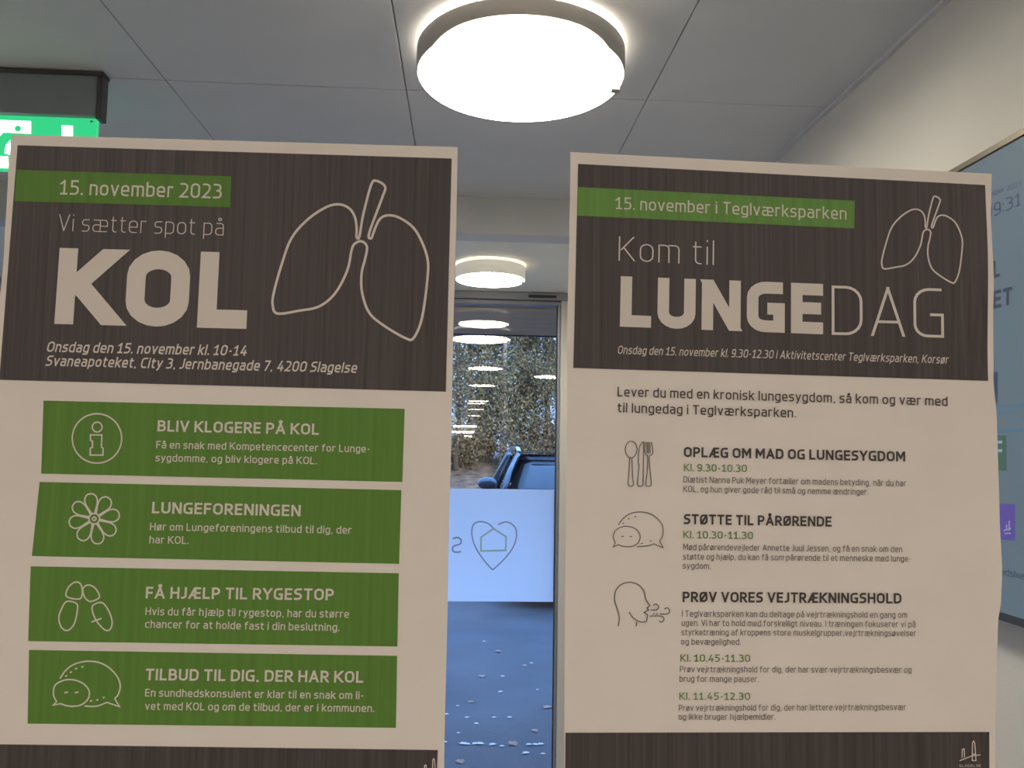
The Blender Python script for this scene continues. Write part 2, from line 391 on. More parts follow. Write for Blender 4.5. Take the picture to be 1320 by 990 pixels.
class Surface:
    """a printed surface: pixel of the photograph -> point on it, 'lift' metres proud of it"""
    def __init__(s, pos, up, base): s.pos = pos; s.up = up; s.base = base; s.k = 0
    def text(s, txt, x0, y0, x1, y1, cap_, w, m, parent, shear=0, lift=None, name='text_line', mirror=False):
        rib, tw = text_ribbons(txt, w, shear)
        d = Vector((x1-x0, y1-y0)); bm = bmesh.new(); kx = 1/tw
        for L, Rr, c in rib:
            s.k = (s.k+1) % 6; lf = (s.base if lift is None else lift)+s.k*1.2e-5
            def f(x, y, l):
                q = Vector((x0, y0))+d*(x*kx); u = s.up(q.x, q.y)     # u = dx/dy of verticals
                h = y*cap_
                return s.pos(q.x-u*h, q.y-h, l)
            emit(bm, L, Rr, c, f, lf)
        return obj(name, bm, m, parent)
    def line(s, pts, w, m, parent, closed=False, smooth=True, name='icon_line', bm=None, lift=None):
        own = bm is None
        if own: bm = bmesh.new()
        P = [Vector(p) for p in pts]
        if smooth: P = catmull(P, closed)
        P = subdiv(P, 14, closed)
        L, Rr = stroke(P, w, closed); s.k = (s.k+1) % 6
        emit(bm, L, Rr, closed, s.pos, (s.base if lift is None else lift)+s.k*1.2e-5)
        if own: return obj(name, bm, m, parent)
    def quad(s, c, m, parent, name, lift, nx=40, ny=20, bend=None):
        """c = TL,TR,BR,BL in pixels"""
        bm = bmesh.new(); TL, TR, BR, BL = [Vector(p) for p in c]; rows = []
        for j in range(ny+1):
            v = j/ny; a = TL.lerp(BL, v); b = TR.lerp(BR, v); row = []
            for i in range(nx+1):
                p = a.lerp(b, i/nx)
                if bend: p = p+Vector((bend(p.y)*i/nx, 0))
                row.append(bm.verts.new(s.pos(p.x, p.y, lift)))
            rows.append(row)
        for j in range(ny):
            for i in range(nx): bm.faces.new((rows[j][i], rows[j+1][i], rows[j+1][i+1], rows[j][i+1]))
        return obj(name, bm, m, parent)

# =================================================================== THE SETTING
GY = 0.53          # camera-side face of the glass partition
CZ = 2.40          # vestibule ceiling
BY = 2.66          # bulkhead
CZ2 = 2.273        # lower ceiling by the outer door
DY = 3.69          # outer door glass
RX = 0.885         # right wall
LX = -2.3

def struct(name, bm, m, parent=None, smooth=False):
    o = obj(name, bm, m, parent, smooth)
    if parent is None: o['kind'] = 'structure'
    return o
# floors
struct('floor', box(LX, 2.3, -17, 3.66, -.1, 0), M_floor)
# ceiling with panels
ce = thing('ceiling', None, None, (0, 0, CZ), kind='structure')
xs = [LX, -1.88, -1.30, -.72, -.157, .425, RX]
ys = [.56, .66, 1.862, BY]
for i in range(len(xs)-1):
    for j in range(len(ys)-1):
        g = .0014
        obj('ceiling_panel', box(xs[i]+g, xs[i+1]-g, ys[j]+g, ys[j+1]-g, CZ, CZ+.012, .0008), M_ceil, ce)
obj('backing_board', box(LX-.1, RX+.05, .56, BY+.02, CZ+.0135, CZ+.06), M_gap, ce)
struct('trim_1', box(LX, RX+.0, BY, BY+.1, CZ2, CZ+.06), M_ceil)              # bulkhead
struct('ceiling_lower', box(LX, RX+.05, BY+.1, DY+.02, CZ2+.001, CZ2+.08), M_ceil2_lit)
struct('ceiling_hall', box(LX, 2.3, -17, GY-.01, CZ, CZ+.06), M_ceil)
struct('wall_right', box(RX, RX+.12, GY+.045, DY+.1, 0, CZ+.06), M_wall)
struct('wall_left', box(LX-.12, LX, -17, DY+.1, 0, CZ+.06), M_wall)
struct('wall_hall_right', box(2.3, 2.42, -17, GY+.04, 0, CZ+.06), M_hallwall)
struct('wall_hall_back', box(LX, 2.3, -17.1, -17, 0, CZ+.06), M_hallwall)
struct('wall_partition', box(RX+.14, 2.3, GY-.01, GY+.045, 0, CZ+.06), M_hallwall)
# trim between ceiling boards and wall: narrow shadow trim
struct('trim_2', box(RX-.012, RX, .66, BY, CZ-.008, CZ-.0005), M_ceil)

# near glass partition the posters are stuck on
w1 = thing('window_1', None, None, (0, GY+.01, 0), kind='structure')
obj('pane', box(LX+.05, RX+.09, GY+.001, GY+.009, .05, CZ-.05), M_glass, w1)
bm = box(LX, RX+.14, GY-.01, GY+.045, CZ-.05, CZ); add_box(bm, LX, RX+.14, GY-.01, GY+.045, 0, .05)
add_box(bm, LX, LX+.05, GY-.01, GY+.045, .05, CZ-.05); add_box(bm, RX+.09, RX+.14, GY-.01, GY+.045, .05, CZ-.05)
obj('window_frame', bm, M_alu, w1)

# outer glazed door and its frame
jx = on_y(719, 600, DY).x            # inner edge of right jamb
fz = on_y(650, 393.5, DY).z          # underside of head
tz = CZ2
d1 = thing('door_1', None, None, (0, DY, 0), kind='structure')
M_fr = M_alu
lx = -.80
bm = box(lx-.07, jx+.058, DY-.04, DY+.05, fz+.022, tz, .003); obj('door_head', bm, M_fr, d1)
obj('head_rail', box(lx-.02, jx+.004, DY-.022, DY+.03, fz, fz+.021, .003), M_fr, d1)
obj('closer_cover', box(jx-.15, jx-.02, DY-.052, DY-.04, fz+.032, fz+.044, .003), M_alud, d1)
obj('door_jamb', box(jx+.004, jx+.058, DY-.04, DY+.05, 0, fz+.022, .004), M_frame, d1)
obj('leaf_stile', box(jx-.008, jx+.003, DY-.018, DY+.026, .03, fz, .002), M_fr, d1)
obj('gasket', box(jx-.013, jx-.0081, DY-.006, DY+.010, .05, fz, 0), M_alud, d1)
obj('door_jamb', box(lx-.07, lx, DY-.04, DY+.05, 0, fz+.022, .004), M_frame, d1)
obj('leaf_stile', box(lx, lx+.05, DY-.018, DY+.026, .03, fz, .002), M_fr, d1)
obj('bottom_rail', box(lx+.05, jx-.013, DY-.018, DY+.026, .01, .07, .002), M_fr, d1)
obj('threshold', box(lx, jx, DY-.04, DY+.09, -.01, .012, .002), M_alud, d1)
obj('pane', box(lx+.05, jx-.013, DY+.001, DY+.007, .07, fz), M_glass2, d1)
hb = bmesh.new(); add_tube(hb, [(lx+.1, DY-.06, .8), (lx+.1, DY-.06, 1.6)], .014, 12)
add_tube(hb, [(lx+.1, DY-.06, .9), (lx+.06, DY-.018, .9)], .008); add_tube(hb, [(lx+.1, DY-.06, 1.5), (lx+.06, DY-.018, 1.5)], .008)
obj('door_handle', hb, M_chrome, d1, True)
# side light window left of the door
w2 = thing('window_2', None, None, (0, DY, 0), kind='structure')
obj('pane', box(LX+.06, lx-.07, DY+.001, DY+.007, .12, fz+.02), M_glass2, w2)
bm = box(LX, LX+.06, DY-.04, DY+.05, 0, tz); add_box(bm, LX+.06, lx-.0705, DY-.04, DY+.05, 0, .12); add_box(bm, LX+.06, lx-.0705, DY-.04, DY+.05, fz+.022, tz)
obj('window_frame', bm, M_fr, w2)
struct('wall_front', box(jx+.058, RX, DY-.03, DY+.09, 0, CZ2+.001), M_wall)
# facade around, its unseen height and width set to shade the lot; canopy outside
struct('wall_facade', box(-25, 25, DY+.10, DY+.14, fz+.05, 6.6), M_facade)
struct('wall_facade_right', box(jx+.06, 25, DY+.10, DY+.14, 0, fz+.05), M_facade)
struct('wall_facade_left', box(-25, LX, DY+.10, DY+.14, 0, fz+.05), M_facade)
cy_ = thing('trim_3', None, None, (0, DY+.1, fz), kind='structure')
cedge = (fz-CAM.z+.01)/((on_y(650, 432, 10).z-CAM.z)/10)
nb = 6
for i in range(nb):
    y0 = DY+.15+(cedge-DY-.15)*i/nb; y1 = DY+.15+(cedge-DY-.15)*(i+1)/nb
    obj('soffit_board', box(-3, 3, y0+.003, y1-.003, fz+.012, fz+.03, .002), M_soffit, cy_)
obj('canopy_roof', box(-3.05, 3.05, DY+.145, cedge+.04, fz+.033, fz+.16), M_soffit, cy_)
obj('canopy_edge', box(-3.05, 3.05, cedge+.005, cedge+.04, fz+.008, fz+.0325), M_alud, cy_)

# right wall junction fleck (small dark mark in the corner)
# =================================================================== LAMPS
def ceiling_lamp(px, py, z_ceiling, z_bot, diam, label, gap, m_d, notch=True, group=None, halo=True, pos=None):
    c = pos if pos is not None else on_z(px, py, z_bot)
    r = diam/2; t = thing('ceiling_lamp', label, 'ceiling lamp', (c.x, c.y, z_ceiling), group)
    dp = z_ceiling-gap-z_bot
    near = math.atan2(-c.y, -c.x)
    def zf(th, rr, z):
        if not notch or z > 0.001 or rr < r*.93: return 0
        a = (th-near+PI) % (2*PI)-PI; a = abs(a)/math.radians(52)
        return 0 if a >= 1 else dp*.33*(1-a**4)
    prof = [(r*.985, dp), (r*1.0, dp-.004), (r*1.0, .0), (r*.975, .0), (r*.975, dp-.006), (r*.6, dp-.003), (r*.6, dp)]
    obj('housing', lathe(prof, c.x, c.y, z_bot, 96, zf, True), M_plast if notch else M_opal, t, True)
    dz = -.008 if notch else -.004
    prof = [(r*.968, dp*.85), (r*.968, dz*.6), (r*.955, dz*.85), (r*.93, dz), (r*.5, dz-.004), (0, dz-.006)]
    obj('diffuser', lathe(prof, c.x, c.y, z_bot, 96), m_d, t, True)
    if halo:
        obj('mounting_plate', lathe([(0, 0), (r*.80, 0), (r*.80, gap*.5), (0, gap*.5)], c.x, c.y, z_ceiling-gap*.5, 48), M_plast, t)
        obj('back_light', lathe([(r*.85, 0), (r*.94, 0), (r*.94, gap*.18), (r*.85, gap*.18)], c.x, c.y, z_ceiling-gap, 64, None, True), M_back if notch else M_back2, t)
    else:
        obj('mounting_plate', lathe([(0, 0), (r*.6, 0), (r*.6, gap), (0, gap)], c.x, c.y, z_ceiling-gap, 48), M_plast, t)
    return t, c
zb = CZ-.067
c_ = on_z(671, 92, zb); diam = 272/F*( (RCAM.transposed() @ (c_-CAM)).z*-1)
l1, c1 = ceiling_lamp(671, 101, CZ, zb, diam, 'large round glowing ceiling lamp above the gap between the two posters', .013, M_diff)
sp = on_z(793, 114, zb-.015)
bm = box(sp.x-.009, sp.x+.009, sp.y-.010, sp.y+.010, zb-.022, zb-.004, .002)
obj('motion_sensor', bm, M_sensor, l1)
c_ = on_z(632, 361, 2.213); diam2 = 90/F*((RCAM.transposed() @ (c_-CAM)).z*-1)
l2, c2 = ceiling_lamp(632, 361, CZ2, 2.213, diam2, 'small round glowing ceiling lamp just above the outer glass door', .008, M_diff, notch=False)
sp = on_z(674, 363, 2.208)
obj('motion_sensor', box(sp.x-.006, sp.x+.006, sp.y-.012, sp.y+.012, 2.202, 2.2085, .001), M_sensor, l2)
# hall lamps behind the camera (seen only as reflections in the glass)
for (px, py, wh) in ((626, 475, 'topmost and largest'), (622, 497, 'middle'), (617, 517, 'lowest and smallest')):
    d = ray(px, py); t = (CZ-.06-CAM.z)/d.z; p = CAM+d*t; p.y = 2*GY-p.y
    ceiling_lamp(0, 0, CZ, CZ-.06, .36, wh+' of the three pale lamp ovals mirrored in the glass between the posters', .008, M_diffr, notch=False, group='hall lamps reflected in the glass', halo=False, pos=Vector((p.x, p.y, 0)))
for (x, y) in ((-.8, -1.35), (.95, -1.35)):  # added lamps, out of view, that light the poster fronts
    ceiling_lamp(0, 0, CZ, CZ-.06, .42, 'added unseen round hall lamp behind the viewer on the '+('left' if x < 0 else 'right'), .008, M_diff_added, notch=False, group='added hall lamps behind the viewer', halo=False, pos=Vector((x, y, 0)))
# two slim wall lights at the far end of the hall (two pale lines in the glass)
for k, (py, xx0, xx1) in enumerate(((549, 584, 614), (556.5, 580, 611))):
    a = on_y(xx0, py, GY*2+16.9); b = on_y(xx1, py, GY*2+16.9)
    t = thing('wall_light', ('upper' if k == 0 else 'lower')+' of two slim light bars reflected low in the glass', 'wall light', ((a.x+b.x)/2, -16.98, a.z))
    obj('light_tube', box(a.x, b.x, -16.96, -16.93, a.z-.025, a.z+.02, .006), M_diffr, t)
    obj('bracket', box(a.x+.05, b.x-.05, -17.0, -16.96, a.z-.02, a.z+.02, .004), M_alu, t)

# =================================================================== EXIT SIGN
SY = 1.83
a = on_y(130, 131, SY); b_ = on_y(124, 148, SY); bot = on_y(120, 217, SY)
topz = CZ-.001
sx1 = a.x; sx0 = sx1-.42; zh = on_y(60, 147.5, SY).z; zbm = on_y(0, 217, SY).z
ex = thing('exit_sign', 'green lit exit sign hanging from the ceiling behind the left poster', 'exit sign', ((sx0+sx1)/2, SY+.03, CZ))
bm = box(sx0, sx1, SY, SY+.028, zh, topz-.008, .005); obj('housing', bm, M_signbox, ex)
obj('mounting_rim', box(sx0-.004, sx1+.004, SY-.005, SY+.032, topz-.010, topz, .003), M_bezel, ex)
obj('end_cap', box(sx1-.010, sx1+.002, SY-.003, SY+.030, zh-.006, topz-.011, .003), M_bezel, ex)
pn = obj('sign_panel', box(sx0+.01, sx1-.012, SY+.012, SY+.024, zbm, zh-.0005, .001), M_signg, ex)
def sp_(px, py, l): return on_y(px, py, SY+.012-l)
def poly(bm, pts, f, lift, th=None):
    vs = [bm.verts.new(f(x, y, lift)) for x, y in pts]; bm.faces.new(vs)
bm = bmesh.new()
poly(bm, [(-75, 152), (40, 156), (40, 172.5), (10, 171), (2, 176), (-8, 186), (-75, 183)], sp_, .0006)
poly(bm, [(-75, 199), (10.5, 201.5), (11.5, 217), (-75, 215)], sp_, .0006)
poly(bm, [(13, 173), (14, 200), (6, 198), (6, 184)], sp_, .0006)
poly(bm, [(79.5, 161.5), (94, 162), (94, 196), (79.5, 195.5)], sp_, .0006)
obj('door_pictogram', bm, M_signw, pn)
bm = bmesh.new()
poly(bm, [(23+4.2*math.cos(k*PI/8), 165.6+3.9*math.sin(k*PI/8)) for k in range(16)], sp_, .0012)
poly(bm, [(13, 171), (18, 175), (8, 186), (4, 200), (-4, 199), (-1, 184), (-14, 186), (-14, 181), (-2, 178), (4, 171)], sp_, .0012)
obj('running_figure', bm, M_signg, pn)
obj('fixing_screw', lathe([(0, 0), (.003, 0), (.003, .002), (0, .002)], sp_(119, 158, 0).x, SY+.008, sp_(119, 158, 0).z, 12), M_bezel, pn)

# =================================================================== WALL SCREEN (right wall)
scx = RX-.045
topa = on_x(1300, 188, scx).z; bota = on_x(1300, 797, scx).z
ya = 1.02; yb = 2.15
sc = thing('wall_screen', 'large pale blue information display on the right wall, partly behind the right poster', 'display', (RX, (ya+yb)/2, bota))
bm = box(scx, RX-.001, ya, yb, bota-.008, topa+.012, .004); obj('housing', bm, M_bezel, sc)
obj('top_trim', box(scx-.003, scx+.004, ya, yb, topa+.003, topa+.013, .001), mat('bezel_edge', (.16, .14, .11), .35, .6), sc)
ps = obj('screen_panel', box(scx-.0015, scx+.002, ya+.012, yb-.012, bota+.006, topa), M_screen, sc)
scr = Surface(lambda x, y, l: on_x(x, y, scx-.0015-l), lambda x, y: 0.0, .0006)
# baselines given between two pixels
def stext(txt, x0, y0, x1, y1, cap_, w, m): scr.text(txt, x0, y0, x1, y1, cap_, w, m, ps)
stext('mber 2023', 1276, 254, 1316.5, 239.5, 7.5, .10, M_scrblue)
stext('09:31', 1269, 284.5, 1316, 264, 17, .11, M_scrblue)
stext('TIL', 1262, 363, 1289, 356.5, 22, .20, M_scrdark)
stext('SET', 1266, 402, 1305, 392, 23, .20, M_scrdark)
scr.quad([(1278, 480), (1286, 479), (1286, 519), (1278, 520)], M_scrdark, ps, 'screen_block', .0006, 1, 1)
scr.line([(1282, 524), (1345, 521)], 1.6, M_scrteal, ps, smooth=False, name='text_line'); scr.line([(1282, 533), (1304, 532)], 1.6, M_scrteal, ps, smooth=False, name='text_line')
scr.line([(1280, 556), (1316, 555)], 2.2, M_scrteal, ps, smooth=False, name='text_line')
scr.quad([(1270, 562), (1297.3, 561), (1297.5, 607), (1270, 605)], M_scrgrn, ps, 'green_tile', .0006, 1, 1)
bm = bmesh.new(); scr.line([(1277, 570), (1292, 569.8)], 3.5, None, None, smooth=False, bm=bm, lift=.0012); scr.line([(1277, 581), (1292, 581)], 3.5, None, None, smooth=False, bm=bm, lift=.0012)
obj('tile_emblem', bm, M_scrw, ps)
scr.quad([(1275, 649), (1308.3, 650), (1308.5, 697), (1275, 694)], M_scrpur, ps, 'violet_tile', .0006, 1, 1)
bm = bmesh.new()
for pts in ([(1297.5, 684), (1297.5, 676)], [(1301, 684), (1301, 671)], [(1293.5, 684), (1303.5, 681)], [(1295, 687.5), (1303, 687.5)]): scr.line(pts, 1.5, None, None, smooth=False, bm=bm, lift=.0012)
obj('tile_emblem', bm, M_scrw, ps)
stext('edshus', 1291, 741, 1322, 747.5, 9, .12, M_scrdark)

# =================================================================== POSTERS
def lerp(a, b, t): return a+(b-a)*t
def curve(tab, y):
    if y <= tab[0][0]: return tab[0][1]
    for (a, b), (c, d) in zip(tab, tab[1:]):
        if y <= c:
            t = (y-a)/(c-a); t = t*t*(3-2*t)*.5+t*.5; return lerp(b, d, t)
    return tab[-1][1]
def bump(x, y, cx, cy, s, a): 
    q = ((x-cx)**2+(y-cy)**2)/(2*s*s)
    return a*math.exp(-q) if q < 12 else 0
def disp1(x, y):
    d = .0020
    d += .0016*(1-math.cos(max(0, min(1, (60-x)/120+.3))*PI))*.5
    d += .0010*math.sin(y*.009+x*.004)
    d += bump(x, y, 552, 214, 11, .0010)-bump(x, y, 535, 222, 9, .0006)+bump(x, y, 60, 200, 26, .0009)
    return max(.0012, d)
def disp2(x, y):
    d = .0022
    e = max(0, (x-1130)/150)
    d += e*e*(.0050+.0030*math.sin((y-240)*.0135+.6))
    d += .0008*math.sin(x*.008)*math.sin(y*.006)
    d += bump(x, y, 765, 222, 12, .0007)+bump(x, y, 1252, 250, 14, .0010)
    return max(.0012, d)
def mk(disp):
    return lambda x, y, l: on_y(x, y, GY-disp(x, y)-l)
P1 = Surface(mk(disp1), lambda x, y: -.077+(x/580)*.052, .0008)
P2 = Surface(mk(disp2), lambda x, y: -.024+(x-740)/535*.040, .0008)
def sheet(s, lt, rt, top, botm, name, parent, nx, ny):
    bm = bmesh.new(); rows = []
    for j in range(ny+1):
        v = j/ny; row = []
        yl = lerp(top[0], botm[0], v); yr = lerp(top[1], botm[1], v)
        a = Vector((curve(lt, yl), yl)); b = Vector((curve(rt, yr), yr))
        for i in range(nx+1):
            p = a.lerp(b, i/nx); row.append(bm.verts.new(s.pos(p.x, p.y, 0)))
        rows.append(row)
    for j in range(ny):
        for i in range(nx): bm.faces.new((rows[j][i], rows[j+1][i], rows[j+1][i+1], rows[j][i+1]))
    return obj(name, bm, M_paper, parent, True)
B_ = .0004; T_ = .0008

# ---- left poster
p0 = on_y(290, 1020, GY)
po = thing('poster', 'left paper poster with green strips and the big white word KOL on the glass', 'poster', (p0.x, GY, p0.z))
sheet(P1, [(173.4, 15.5), (221, 10.5), (320, 5.5), (410, -2), (500, -9), (1035, -42)], [(189.6, 590), (500, 583), (750, 577.5), (990, 572.5), (1035, 571.5)], (173.4, 189.6), (1032, 1035), 'paper_sheet', po, 84, 120)
hd = P1.quad([(22.7, 187.2), (582.3, 204.3), (574.7, 504.8), (-1, 489.5)], M_black, po, 'header_panel', B_, 80, 44)
P1.quad([(21.6, 218.8), (298, 227.3), (296.7, 267.2), (18.7, 259.3)], M_green, hd, 'green_banner', .0006, 40, 8)
tx = lambda par, m, w, cap_, txt, x0, y0, x1, y1, shear=0, s=P1: s.text(txt, x0, y0, x1, y1, cap_, w, m, par, shear, T_)
tx(hd, M_white, .125, 18.9, '15. november 2023', 77, 250.7, 285.5, 256)
tx(hd, M_white, .052, 21.5, 'Vi sætter spot på', 75, 297.5, 288, 303.5)
tx(hd, M_white, .245, 98, 'KOL', 70, 417.5, 317.5, 424)
tx(hd, M_white, .15, 13.5, 'Onsdag den 15. november kl. 10-14', 59.5, 453.5, 317, 458.7, .2)
tx(hd, M_white, .15, 13.5, 'Svaneapoteket, City 3, Jernbanegade 7, 4200 Slagelse', 58.5, 471.5, 459, 480.8, .2)
LUNG = [(464,396),(465,360),(458,318),(436,286),(398,272),(350,283),(280,330),(220,400),(183,500),(155,600),(150,650),(168,682),(250,671),(325,655),(385,605),(430,520),(447,440),(462,417),(485,411),(504,432),(496,480),(484,530),(485,600),(510,675),(560,722),(650,775),(680,772),(710,700),(730,560),(730,470),(690,375),(640,330),(590,313),(550,330),(520,402)]
TRACH = [(464,396),(475,394),(490,310),(520,198),(540,184),(572,206),(560,250),(512,380),(520,402)]
def lungs(s, f, w, par):
    bm = bmesh.new()
    s.line([f(p) for p in LUNG], w, None, None, bm=bm, lift=T_)
    s.line([f(p) for p in TRACH], w, None, None, bm=bm, lift=T_)
    return obj('lung_drawing', bm, M_white, par)
lungs(P1, lambda p: (300+p[0]/2.912, 170+p[1]/2.912), 3.2, hd)
strips = [([(56, 516.4), (521.7, 527), (518.6, 621.2), (53, 610.4)]), ([(51, 621.2), (517.4, 631.8), (514.3, 726.8), (41, 716.7)]),
          ([(39.5, 730), (514, 739), (512.3, 833.4), (36.3, 826.4)]), ([(37.4, 837.8), (511.8, 845.4), (510.4, 938.2), (35.5, 932.7)])]
SS = [P1.quad(c, M_green, po, 'green_strip', B_, 66, 14) for c in strips]
for i, n_ in enumerate(('information letter', 'flower', 'shoe soles', 'speech bubbles')): SS[i]['label'] = 'green strip with '+n_+' drawing'
HW, BW = .175, .135
tx(SS[0], M_white, HW, 14.4, 'BLIV KLOGERE PÅ KOL', 202.8, 556, 410.8, 560.6)
tx(SS[0], M_white, BW, 9.6, 'Få en snak med Kompetencecenter for Lunge-', 201.3, 577.8, 477, 583.3)
tx(SS[0], M_white, BW, 9.6, 'sygdomme, og bliv klogere på KOL.', 200.3, 594.7, 408.3, 598.5)
tx(SS[1], M_white, HW, 14.6, 'LUNGEFORENINGEN', 195.7, 661.6, 387.3, 665.6)
tx(SS[1], M_white, BW, 9.8, 'Hør om Lungeforeningens tilbud til dig, der', 193.2, 683.6, 453, 688.1)
tx(SS[1], M_white, BW, 9.8, 'har KOL.', 192.4, 700.3, 243, 701.3)
tx(SS[2], M_white, HW, 15, 'FÅ HJÆLP TIL RYGESTOP', 187.6, 771.3, 430, 773.9)
tx(SS[2], M_white, BW, 10, 'Hvis du får hjælp til rygestop, har du større', 187.3, 792.8, 449.6, 796.4)
tx(SS[2], M_white, BW, 10, 'chancer for at holde fast i din beslutning.', 186.8, 809.2, 437.4, 813.5)
tx(SS[3], M_white, HW, 15, 'TILBUD TIL DIG, DER HAR KOL', 187.3, 876.8, 468, 880.2)
tx(SS[3], M_white, BW, 10, 'En sundhedskonsulent er klar til en snak om li-', 186.8, 897.8, 468.7, 901.3)
tx(SS[3], M_white, BW, 10, 'vet med KOL og om de tilbud, der er i kommunen.', 186.8, 915, 482.3, 917.9)
def circ(cx, cy, r, n=28, ry=None): return [(cx+r*math.cos(2*PI*k/n), cy+(ry or r)*math.sin(2*PI*k/n)) for k in range(n)]
def icon(s, segs, w, m, par, sc_, o, name):
    bm = bmesh.new(); f = lambda p: (o[0]+p[0]/sc_, o[1]+p[1]/sc_)
    for pts, closed, smooth in segs: s.line([f(p) for p in pts], w, None, None, closed, smooth, bm=bm, lift=T_)
    return obj(name, bm, m, par)
icon(P1, [(circ(495, 258, 126), 1, 1), (circ(496, 200, 25, 16), 1, 1), ([(462,240),(520,240),(518,302),(526,308),(525,343),(460,343),(461,308),(472,303),(472,272),(462,268)], 1, 0)], 1.9, M_white, SS[0], 3.96, (0, 500), 'info_icon')
pet = [(circ(481, 668, 27, 18), 1, 1), (circ(481, 668, 9, 10), 1, 1)]
for k in range(8):
    a = math.radians(-100+45*k); pts = []
    for (rr, ww) in ((26, 6), (55, 20), (80, 30), (105, 31), (124, 18), (129, 0), (124, -18), (105, -31), (80, -30), (55, -20), (26, -6)):
        pts.append((481+rr*math.cos(a)-ww*math.sin(a), 668+rr*math.sin(a)+ww*math.cos(a)))
    pet.append((pts, 0, 1))
icon(P1, pet, 1.9, M_white, SS[1], 3.96, (0, 500), 'flower_icon')
icon(P1, [([(315,180),(320,142),(350,113),(378,117),(389,150),(378,190)], 1, 1), ([(315,203),(362,213),(365,250),(350,310),(320,340),(290,325),(278,280),(290,240)], 1, 1),
          ([(395,170),(393,140),(418,125),(450,140),(470,182),(430,203),(408,192)], 1, 1), ([(438,223),(482,208),(515,250),(530,300),(520,335),(495,337),(460,300),(440,260)], 1, 1), ([(432,300),(480,283)], 0, 0)], 1.9, M_white, SS[2], 3.667, (0, 720), 'shoe_soles_icon')
def dash(x, y, l=10): return ([(x-l/2, y+2), (x+l/2, y-2)], 0, 0)
icon(P1, [([(283,568),(310,530),(350,500),(420,485),(490,500),(545,545),(568,595),(560,640),(542,662)], 0, 1), ([(542,662),(565,700),(505,680)], 0, 0), ([(505,680),(455,698),(400,697)], 0, 1),
          ([(268,676),(253,645),(260,600),(300,576),(345,573),(392,590),(421,625),(415,665),(380,693),(330,698),(285,686)], 0, 1), ([(285,686),(252,693),(268,676)], 0, 0), dash(313,633,18), dash(362,633,18),
          dash(313,555), dash(335,537), dash(360,520), dash(390,512), dash(430,673), dash(460,668), dash(490,657)], 1.9, M_white, SS[3], 3.667, (0, 720), 'speech_bubble_icon')
ft = P1.quad([(-30, 959), (564.4, 966.8), (562.5, 1012), (-33, 1004)], M_black, po, 'footer_panel', B_, 70, 6)
BR = [([(1002,957),(1003,872),(1009,862),(1014,872),(1020,957)], 0, 0), ([(1003,925),(1017,925)], 0, 0), ([(954,943),(955,902),(964,900),(966,940)], 0, 0), ([(942,956),(975,943),(1005,932),(1041,928)], 0, 1), ([(1003,955),(1020,955)],0,0)]
icon(P1, BR, 1.2, M_white, ft, 4.6, (544.5-942/4.6, 978-862/4.6), 'bridge_emblem')

# ---- right poster
p0 = on_y(1005, 1020, GY)
pq = thing('poster', 'right paper poster with the white word LUNGEDAG on charcoal above dark text', 'poster', (p0.x, GY, p0.z))
sheet(P2, [(196, 735.5), (474, 731), (945, 727.5), (1035, 727)], [(224, 1278.5), (276, 1277.3), (361, 1281.2), (404, 1280.3), (490, 1280.8), (541, 1285.2), (662, 1288.5), (737, 1292), (775, 1290.5), (802, 1286.5), (884, 1284), (990, 1283), (1035, 1283)], (196, 224), (1034, 1030), 'paper_sheet', pq, 84, 120)
hq = P2.quad([(745.2, 211.2), (1270, 238.5), (1274, 491), (739, 474.2)], M_black, pq, 'header_panel', B_, 80, 40, bend=lambda y: 2.0*math.sin((y-238)/253*PI*2-.9)*.6+.8)
P2.quad([(745, 241), (1101.8, 258.8), (1101.2, 294.5), (744, 277.9)], M_green_l, hq, 'green_banner', .0006, 50, 8)
ty = lambda par, m, w, cap_, txt, x0, y0, x1, y1, shear=0: tx(par, m, w, cap_, txt, x0, y0, x1, y1, shear, P2)
ty(hq, M_white, .115, 15.6, '15. november i Teglværksparken', 793.6, 269.4, 1091.2, 283)
ty(hq, M_white, .048, 31.5, 'Kom til', 797.3, 336, 920.3, 341.5)
ty(hq, M_white, .235, 65, 'LUNGE', 799, 421, 1061, 431)
ty(hq, M_white, .055, 63.5, 'DAG', 1072, 431.5, 1217, 435.5)
ty(hq, M_white, .125, 10.6, 'Onsdag den 15. november kl. 9.30-12.30 i Aktivitetscenter Teglværksparken, Korsør', 795.8, 456, 1222, 468.8, .2)
lungs(P2, lambda p: (1020+(385+(p[0]-150)*.588)/3.3, 190+(208+(p[1]-183)*.618)/3.3), 2.0, hq)
ty(pq, M_ink, .128, 12.3, 'Lever du med en kronisk lungesygdom, så kom og vær med', 796, 510.8, 1221.6, 523.3)
ty(pq, M_ink, .128, 12.3, 'til lungedag i Teglværksparken.', 796, 531.4, 1026, 538.2)
ty(pq, M_ink, .19, 13, 'OPLÆG OM MAD OG LUNGESYGDOM', 881.5, 589, 1167, 595)
ty(pq, M_inkgreen, .15, 9.4, 'Kl. 9.30-10.30', 881.5, 607.2, 962.7, 608.5)
BG = .12
ty(pq, M_inkgrey, BG, 8, 'Diætist Nanna Puk Meyer fortæller om madens betyding, når du har', 881, 621.8, 1168.3, 626.8)
ty(pq, M_inkgrey, BG, 8, 'KOL, og hun giver gode råd til små og nemme ændringer.', 881, 634, 1119.4, 638)
ty(pq, M_ink, .19, 13, 'STØTTE TIL PÅRØRENDE', 881.5, 675.6, 1072, 678.9)
ty(pq, M_inkgreen, .15, 9.4, 'Kl. 10.30-11.30', 880.8, 693.8, 970.7, 694.9)
ty(pq, M_inkgrey, BG, 8, 'Mød pårørendevejleder Annette Juul Jessen, og få en snak om den', 880.8, 709, 1163, 711.7)
